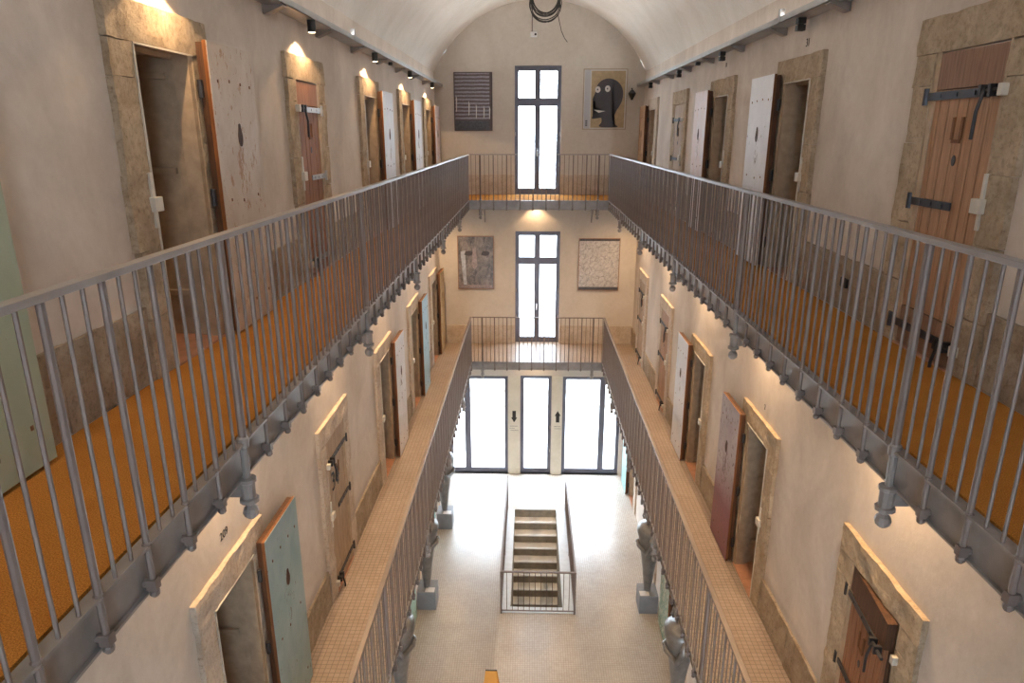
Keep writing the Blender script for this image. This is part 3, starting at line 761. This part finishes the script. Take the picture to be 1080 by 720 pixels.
# ------------------------------------------------------------------ end wall artworks and fittings
def art(x0, x1, z0, z1, frame_m, label, canvas, depth=.035, fw=.025):
    root = empty('framed_artwork', ((x0+x1)/2, YE, z0), label, 'picture'); L = root.location
    def add(m, n, mat, **k):
        o = m.build(n, mat, loc=L, **k); o.parent = root; o.location = (0,0,0); return o
    m = MB()
    m.box((x0,YE-depth,z0),(x0+fw,YE,z1)); m.box((x1-fw,YE-depth,z0),(x1,YE,z1)); m.box((x0+fw,YE-depth,z0),(x1-fw,YE,z0+fw)); m.box((x0+fw,YE-depth,z1-fw),(x1-fw,YE,z1))
    add(m, 'picture_frame', frame_m)
    add(MB().box((x0+fw,YE-depth+.012,z0+fw),(x1-fw,YE-.002,z1-fw)), 'canvas', canvas)
    return root, add
def art_mats():
    m, nt, b = new('stripe_canvas', (.3,.3,.3), .25)
    v = coord(nt); wv = nt.nodes.new('ShaderNodeTexWave'); wv.wave_type = 'BANDS'; wv.bands_direction = 'Z'; wv.inputs['Scale'].default_value = 3.6; wv.inputs['Distortion'].default_value = 1.2; wv.inputs['Detail'].default_value = 3
    nt.links.new(v, wv.inputs[0]); n = noi(nt, v, 38, 4, .7)
    c = ramp(nt, wv.outputs[1], (.10,.075,.075), (.26,.25,.29), .25, .75); c = mix(nt, .5, c, ramp(nt, n, (.2,.18,.18), (.9,.88,.9), .35, .65), 'OVERLAY'); link_col(nt, b, c)
    m, nt, b = new('abstract_canvas', (.2,.2,.24), .3)
    v = coord(nt, (1,1,.6)); n = noi(nt, v, 5, 8, .75, 1.0); n2 = noi(nt, coord(nt), 16, 6, .7)
    c = ramp(nt, n, (.04,.045,.06), (.28,.25,.24), .35, .66); c = mix(nt, ramp(nt, n2, (0,0,0), (.6,.6,.6), .55, .7), c, (.30,.29,.33)); link_col(nt, b, c)
    m, nt, b = new('scribble_canvas', (.6,.6,.6), .4)
    vo = nt.nodes.new('ShaderNodeTexVoronoi'); vo.feature = 'DISTANCE_TO_EDGE'; vo.inputs['Scale'].default_value = 9
    nn = noi(nt, coord(nt), 9, 5, .7, 2.0)
    mp = nt.nodes.new('ShaderNodeVectorMath'); mp.operation = 'ADD'; nt.links.new(coord(nt), mp.inputs[0]); nt.links.new(nn, mp.inputs[1]); nt.links.new(mp.outputs[0], vo.inputs[0])
    c = ramp(nt, vo.outputs[0], (.10,.085,.085), (.60,.57,.55), .02, .12); c = mix(nt, .25, c, ramp(nt, nn, (.25,.22,.2), (.8,.8,.82), .3, .7)); link_col(nt, b, c)
    simple('ochre_paper', (.42,.31,.18), .5, 0, .12, 9, 0); simple('ink_dark', (.055,.052,.062), .6, 0, .08, 14, 0)
    simple('paper_grey', (.46,.46,.49), .5, 0, .03, 5, 0); simple('frame_dark', (.07,.04,.035), .4, 0, .1, 8, 0); simple('frame_pale', (.40,.33,.25), .5, 0, .08, 8, 0)
    simple('dark_band', (.06,.06,.07), .4, 0, .3, 25, 0); simple('bone_white', (.62,.60,.57), .5, 0, .03, 8, 0)
    simple('frame_copper', (.30,.17,.10), .4, 0, .1, 8, 0); simple('streak_blue', (.42,.45,.52), .4, 0, .2, 14, 0); simple('mauve', (.30,.25,.26), .5, 0, .2, 20, 0)
art_mats()
yf = YE-.026
r, add = art(-1.92, -.97, 9.50, 10.88, 'frame_dark', 'dark framed picture of grey horizontal stripes on the top storey, left of the window', 'stripe_canvas')
add(MB().box((-1.895,yf-.002,9.525),(-.995,yf,9.74)), 'dark_base_band', 'dark_band'); add(MB().box((-1.04,yf-.003,9.525),(-.995,yf,10.855)), 'side_band', 'frame_dark')
m = MB(); rnd = random.Random(4)
for x, zt, hh in ((-1.86,10.34,.4),(-1.55,10.22,.36),(-1.37,10.14,.35),(-1.18,10.1,.3),(-1.04,10.1,.33)):
    m.prism([(x-.012,zt-hh),(x+.006,zt-hh+.03),(x+.016,zt-.08),(x-.01,zt)], 'y', yf-.004, yf-.001)
add(m, 'light_flecks', 'bone_white')
r, add = art(1.26, 2.34, 9.53, 10.95, 'frame_pale', 'poster of a dark head in profile with round eyes, top storey right of the window', 'bone_white')
add(MB().box((1.30,yf-.001,9.56),(1.44,yf+.001,10.92)), 'side_strip', 'paper_grey')
add(MB().box((1.46,yf-.002,9.575),(2.29,yf,10.90)), 'ochre_ground', 'ochre_paper')
head = [(1.62,9.58),(2.20,9.58),(2.06,9.66),(1.98,9.76),(1.97,9.88),(2.10,9.99),(2.20,10.14),(2.25,10.32),(2.23,10.50),(2.13,10.64),(1.98,10.72),(1.82,10.73),(1.67,10.66),(1.58,10.54),(1.56,10.38),(1.50,10.27),(1.50,10.20),(1.57,10.21),(1.60,10.14),(1.56,10.06),(1.66,10.05),(1.74,10.01),(1.68,9.96),(1.57,9.93),(1.50,9.85),(1.49,9.78),(1.60,9.80),(1.72,9.84),(1.76,9.72)]
for _ in range(2): head = [q for i in range(len(head)) for q in ((head[i][0]*.75+head[(i+1)%len(head)][0]*.25, head[i][1]*.75+head[(i+1)%len(head)][1]*.25), (head[i][0]*.25+head[(i+1)%len(head)][0]*.75, head[i][1]*.25+head[(i+1)%len(head)][1]*.75))]
bmm = MB(); bmm.prism(head, 'y', yf-.004, yf-.001); bmesh.ops.triangulate(bmm.bm, faces=bmm.bm.faces); add(bmm, 'profile_head', 'ink_dark')
for ex, ez in ((1.62,10.47),(1.86,10.49)):
    add(MB().prism([(ex+.066*math.cos(t*PI/8), ez+.075*math.sin(t*PI/8)) for t in range(16)], 'y', yf-.006, yf-.003), 'eye', 'bone_white')
    add(MB().prism([(ex-.006+.018*math.cos(t*PI/5), ez+.022*math.sin(t*PI/5)) for t in range(10)], 'y', yf-.008, yf-.005), 'pupil', 'ink_dark')
add(MB().prism([(1.54,10.00),(1.82,9.97),(1.66,9.93)], 'y', yf-.006, yf-.003), 'teeth', 'bone_white')
for q in (0,1,2): add(MB().box((1.335,yf-.004,9.62+.05*q),(1.385,yf-.001,9.65+.05*q)), 'printed_mark', 'ink_dark')
r, add = art(-1.92, -.96, 5.46, 6.88, 'frame_copper', 'dark abstract painting on the middle storey, left of the window', 'abstract_canvas', fw=.02)
add(MB().prism([(-1.84,6.46),(-1.72,6.5),(-1.70,5.9),(-1.68,5.55),(-1.76,5.52),(-1.80,5.95)], 'y', yf-.003, yf-.001), 'pale_streak', 'streak_blue')
add(MB().prism([(-1.52,6.55),(-1.44,6.6),(-1.40,6.1),(-1.47,5.98),(-1.55,6.1)], 'y', yf-.003, yf-.001), 'mauve_streak', 'mauve')
for ex in (-1.63, -1.19): add(MB().prism([(ex+.11*math.cos(t*PI/6)*(1+.2*math.sin(t*2)), 6.42+.065*math.sin(t*PI/6)) for t in range(12)], 'y', yf-.004, yf-.002), 'dark_patch', 'ink_dark')
add(MB().box((-1.86,yf-.003,5.50),(-1.02,yf-.001,5.58)), 'lower_band', 'mauve')
r, add = art(1.26, 2.34, 5.44, 6.83, 'frame_copper', 'pale densely scribbled drawing with dark bands, middle storey right of the window', 'scribble_canvas', fw=.02)
add(MB().box((1.28,yf-.003,5.46),(2.32,yf-.001,5.54)), 'lower_band', 'dark_band'); add(MB().box((1.28,yf-.003,6.76),(2.32,yf-.001,6.81)), 'upper_band', 'dark_band')

def arrow(x, z, up, label):
    sg = 1 if up else -1
    poly = [(x-.05,z-sg*.17),(x+.05,z-sg*.17),(x+.05,z+sg*.03),(x+.085,z+sg*.03),(x,z+sg*.18),(x-.085,z+sg*.03),(x-.05,z+sg*.03)]
    root = empty('wall_sign', (x, YE-.012, z), label, 'sign'); L = root.location
    o = MB().prism(poly, 'y', YE-.016, YE-.0125).build('arrow', 'black_paint', loc=L); o.parent = root; o.location = (0,0,0)
    m = MB()
    for i, (dx0, dx1) in enumerate(((-.12,.10),(-.13,.02),(-.1,.12)) if not up else ((-.1,.09),(-.09,.10))):
        zz = z-.30-i*.065; 
        for q in range(7):
            a = x+dx0+(dx1-dx0)*q/7; m.box((a,YE-.0145,zz),(a+(dx1-dx0)/7-.008,YE-.0125,zz+.012))
    o = m.build('small_lettering', 'black_paint', loc=L); o.parent = root; o.location = (0,0,0)
arrow(-.425, 1.80, False, 'dark arrow pointing down above small lettering on the left pier')
arrow(.80, 1.80, True, 'dark arrow pointing up above small lettering on the right pier')

root = empty('security_camera', (.05, YE, 11.66), 'small white camera box at the end of a conduit above the top window', 'camera')
simple('bright_white', (.82,.82,.82), .4, 0, .02, 4, 0)
MB().box((-.09,-.06,0),(.07,0,.12)).build('housing', 'bright_white', root, bevel=.01)
MB().ball((.03,-.062,.06), .026, 10).build('lens', 'lamp_black', root, smooth=True)
MB().tube([(-.05,-.015,.12),(-.05,-.015,arch(.05)-11.66)], .012, 8).build('conduit', 'rail_metal', root)
root = empty('corner_floodlight', (WR-.33, YE-.16, 10.36), 'black conical lamp in the upper right corner of the end wall', 'lamp')
MB().lathe((0,0,0), [(.02,-.14),(.09,0),(.095,.02),(.03,.09)], 12).build('shade', 'lamp_black', root)
MB().tube([(0,0,.08),(0,0,.13),(0,.16,.13)], .012).build('stem', 'lamp_black', root)

# coil of cable hanging from the vault
m = MB(); rnd = random.Random(7); CYY = 12.0; cx_, cz_ = .205, 11.42
for j in range(9):
    R0 = .25+rnd.uniform(-.06,.015); ph = rnd.uniform(0,6); ex = rnd.uniform(.9,1.05)
    m.tube([(cx_+rnd.uniform(-.004,.004)+R0*ex*math.cos(t*PI/16), CYY+.03*math.sin(t*PI/8+ph)+(j-4)*.008, cz_+.05*math.sin(j)+R0*math.sin(t*PI/16)) for t in range(32)], .008, 6, closed=True)
m.tube([(cx_+.20,CYY,cz_-.18),(cx_+.23,CYY,cz_-.30),(cx_+.26,CYY-.01,cz_-.42),(cx_+.31,CYY,cz_-.52),(cx_+.36,CYY+.02,cz_-.58)], .006, 6)
m.tube([(cx_,CYY,cz_+.24),(cx_+.01,CYY,cz_+.6),(cx_,CYY,arch(cx_)-.005)], .008, 6)
tag(m.build('cable_coil', 'cable_black'), 'loose black coil of cable hanging from the crown of the vault', 'cable')

# ------------------------------------------------------------------ ground floor sculptures
def sculpture(x, y, face, label):
    root = empty('standing_sculpture', (x, y, .42), label, 'sculpture', 'grey figures on blocks under the middle gallery')
    sc = []
    prof = [(r*(1.0+.45*min(1,z/.9)), z) for r, z in [(.055,0.0),(.07,.03),(.085,.25),(.10,.55),(.12,.85),(.145,1.05),(.165,1.25),(.19,1.38),(.185,1.47),(.13,1.54),(.07,1.57),(.062,1.60),(.085,1.64),(.105,1.72),(.108,1.80),(.09,1.88),(.05,1.93),(.01,1.945)]]
    m = MB(); m.lathe((0,0,0), prof, 20, 1.0, 1.15); body = m.build('body', 'statue_grey', root, smooth=True)
    for sg in (-1, 1):
        MB().tube([(0,sg*.27,1.42),(face*.02,sg*.32,1.22),(face*.10,sg*.27,1.02),(face*.235,sg*.07,1.10),(face*.245,-sg*.03,1.16)], [.06,.062,.056,.05,.042], 10).build('folded_arm', 'statue_grey', root, smooth=True)
    m = MB(); m.tube([(-face*.02,-.16,1.60),(-face*.0,-.18,1.78),(0,-.09,1.93),(0,.09,1.93),(-face*.0,.18,1.78),(-face*.02,.16,1.60)], .028, 8)
    m.tube([(face*.145,0,1.66),(face*.175,0,1.73),(face*.15,0,1.80)], .018, 8); m.build('headdress', 'statue_grey', root, smooth=True)
    b = MB().box((x-.18,y-.22,0),(x+.2,y+.22,.42)).build('display_block', 'grey_block', bevel=.008, loc=(x,y,0))
    return b, root
SP = [(-2.095,12.3,1,'middle grey figure on the left, between the mint and teal doors','second'),(-2.095,15.35,1,'farthest grey figure on the left, nearest the glass entrance','third'),(-2.095,9.35,1,'nearest grey figure on the left, mostly hidden by the gallery railing','first'),
      (2.46,12.3,-1,'grey figure on the right, farther of two, beside the speckled green door',''),(2.46,9.35,-1,'nearest grey figure on the right at the lower edge',''),]
for x, y, f, lab, _ in SP:
    b, r = sculpture(x, y, f, lab)
    tag(b, 'grey block under the ' + lab.split(',')[0] + (' ' + lab.split(',')[1].strip() if lab.startswith('grey') else ' on the left' if f > 0 and 'left' not in lab.split(',')[0] else ''), 'plinth', 'grey display blocks')
    m = MB().box((x-.02 if f > 0 else x-.17, y-.20, .4205),(x+.17 if f > 0 else x+.02, y-.05, .424)).build('painted_reflection', 'bone_white', loc=(x,y,.42))  # pale sheet standing in for a reflection on the block top
    tag(m, 'painted pale card below the ' + lab.split(',')[0] + (' ' + lab.split(',')[1].strip() if lab.startswith('grey') else ''), 'reflection', 'painted reflections on the blocks')
# white panels between ground floor doors
for x, sd, ya, yb, lab in ((WR, -1, 14.75, 16.0, 'white display panel on the right wall before the teal door'), (WR, -1, 12.75, 13.05, 'narrow white panel on the right wall before the closed pale door')):
    pass
# orange folding sign at the bottom edge
root = empty('folding_sign', (-.62, 9.78, 0), 'small orange A shaped stand on the tiled floor at the bottom edge', 'sign')
for sg in (-1, 1):
    m = MB(); m.prism([(-.16,.0),(.16,.0),(.10,.60),(-.10,.60)], 'y', -.008, .008); o = m.build('panel', 'sign_orange', root, bevel=.003)
    o.rotation_euler = (sg*.20, 0, 0); o.location = (0, sg*.13, .0)
MB().box((-.10,-.012,.585),(.10,.012,.60)).build('hinge_strip', 'lamp_black', root)
# small floor socket and wall socket
o = MB().box((-.012,-.06,-.04),(.012,.06,.04)).build('wall_socket', 'lamp_black', bevel=.004); o.location = (WR-.05, 5.98, ZD[2]+.26)
tag(o, 'small black socket on the stone dado of the upper right gallery', 'socket')
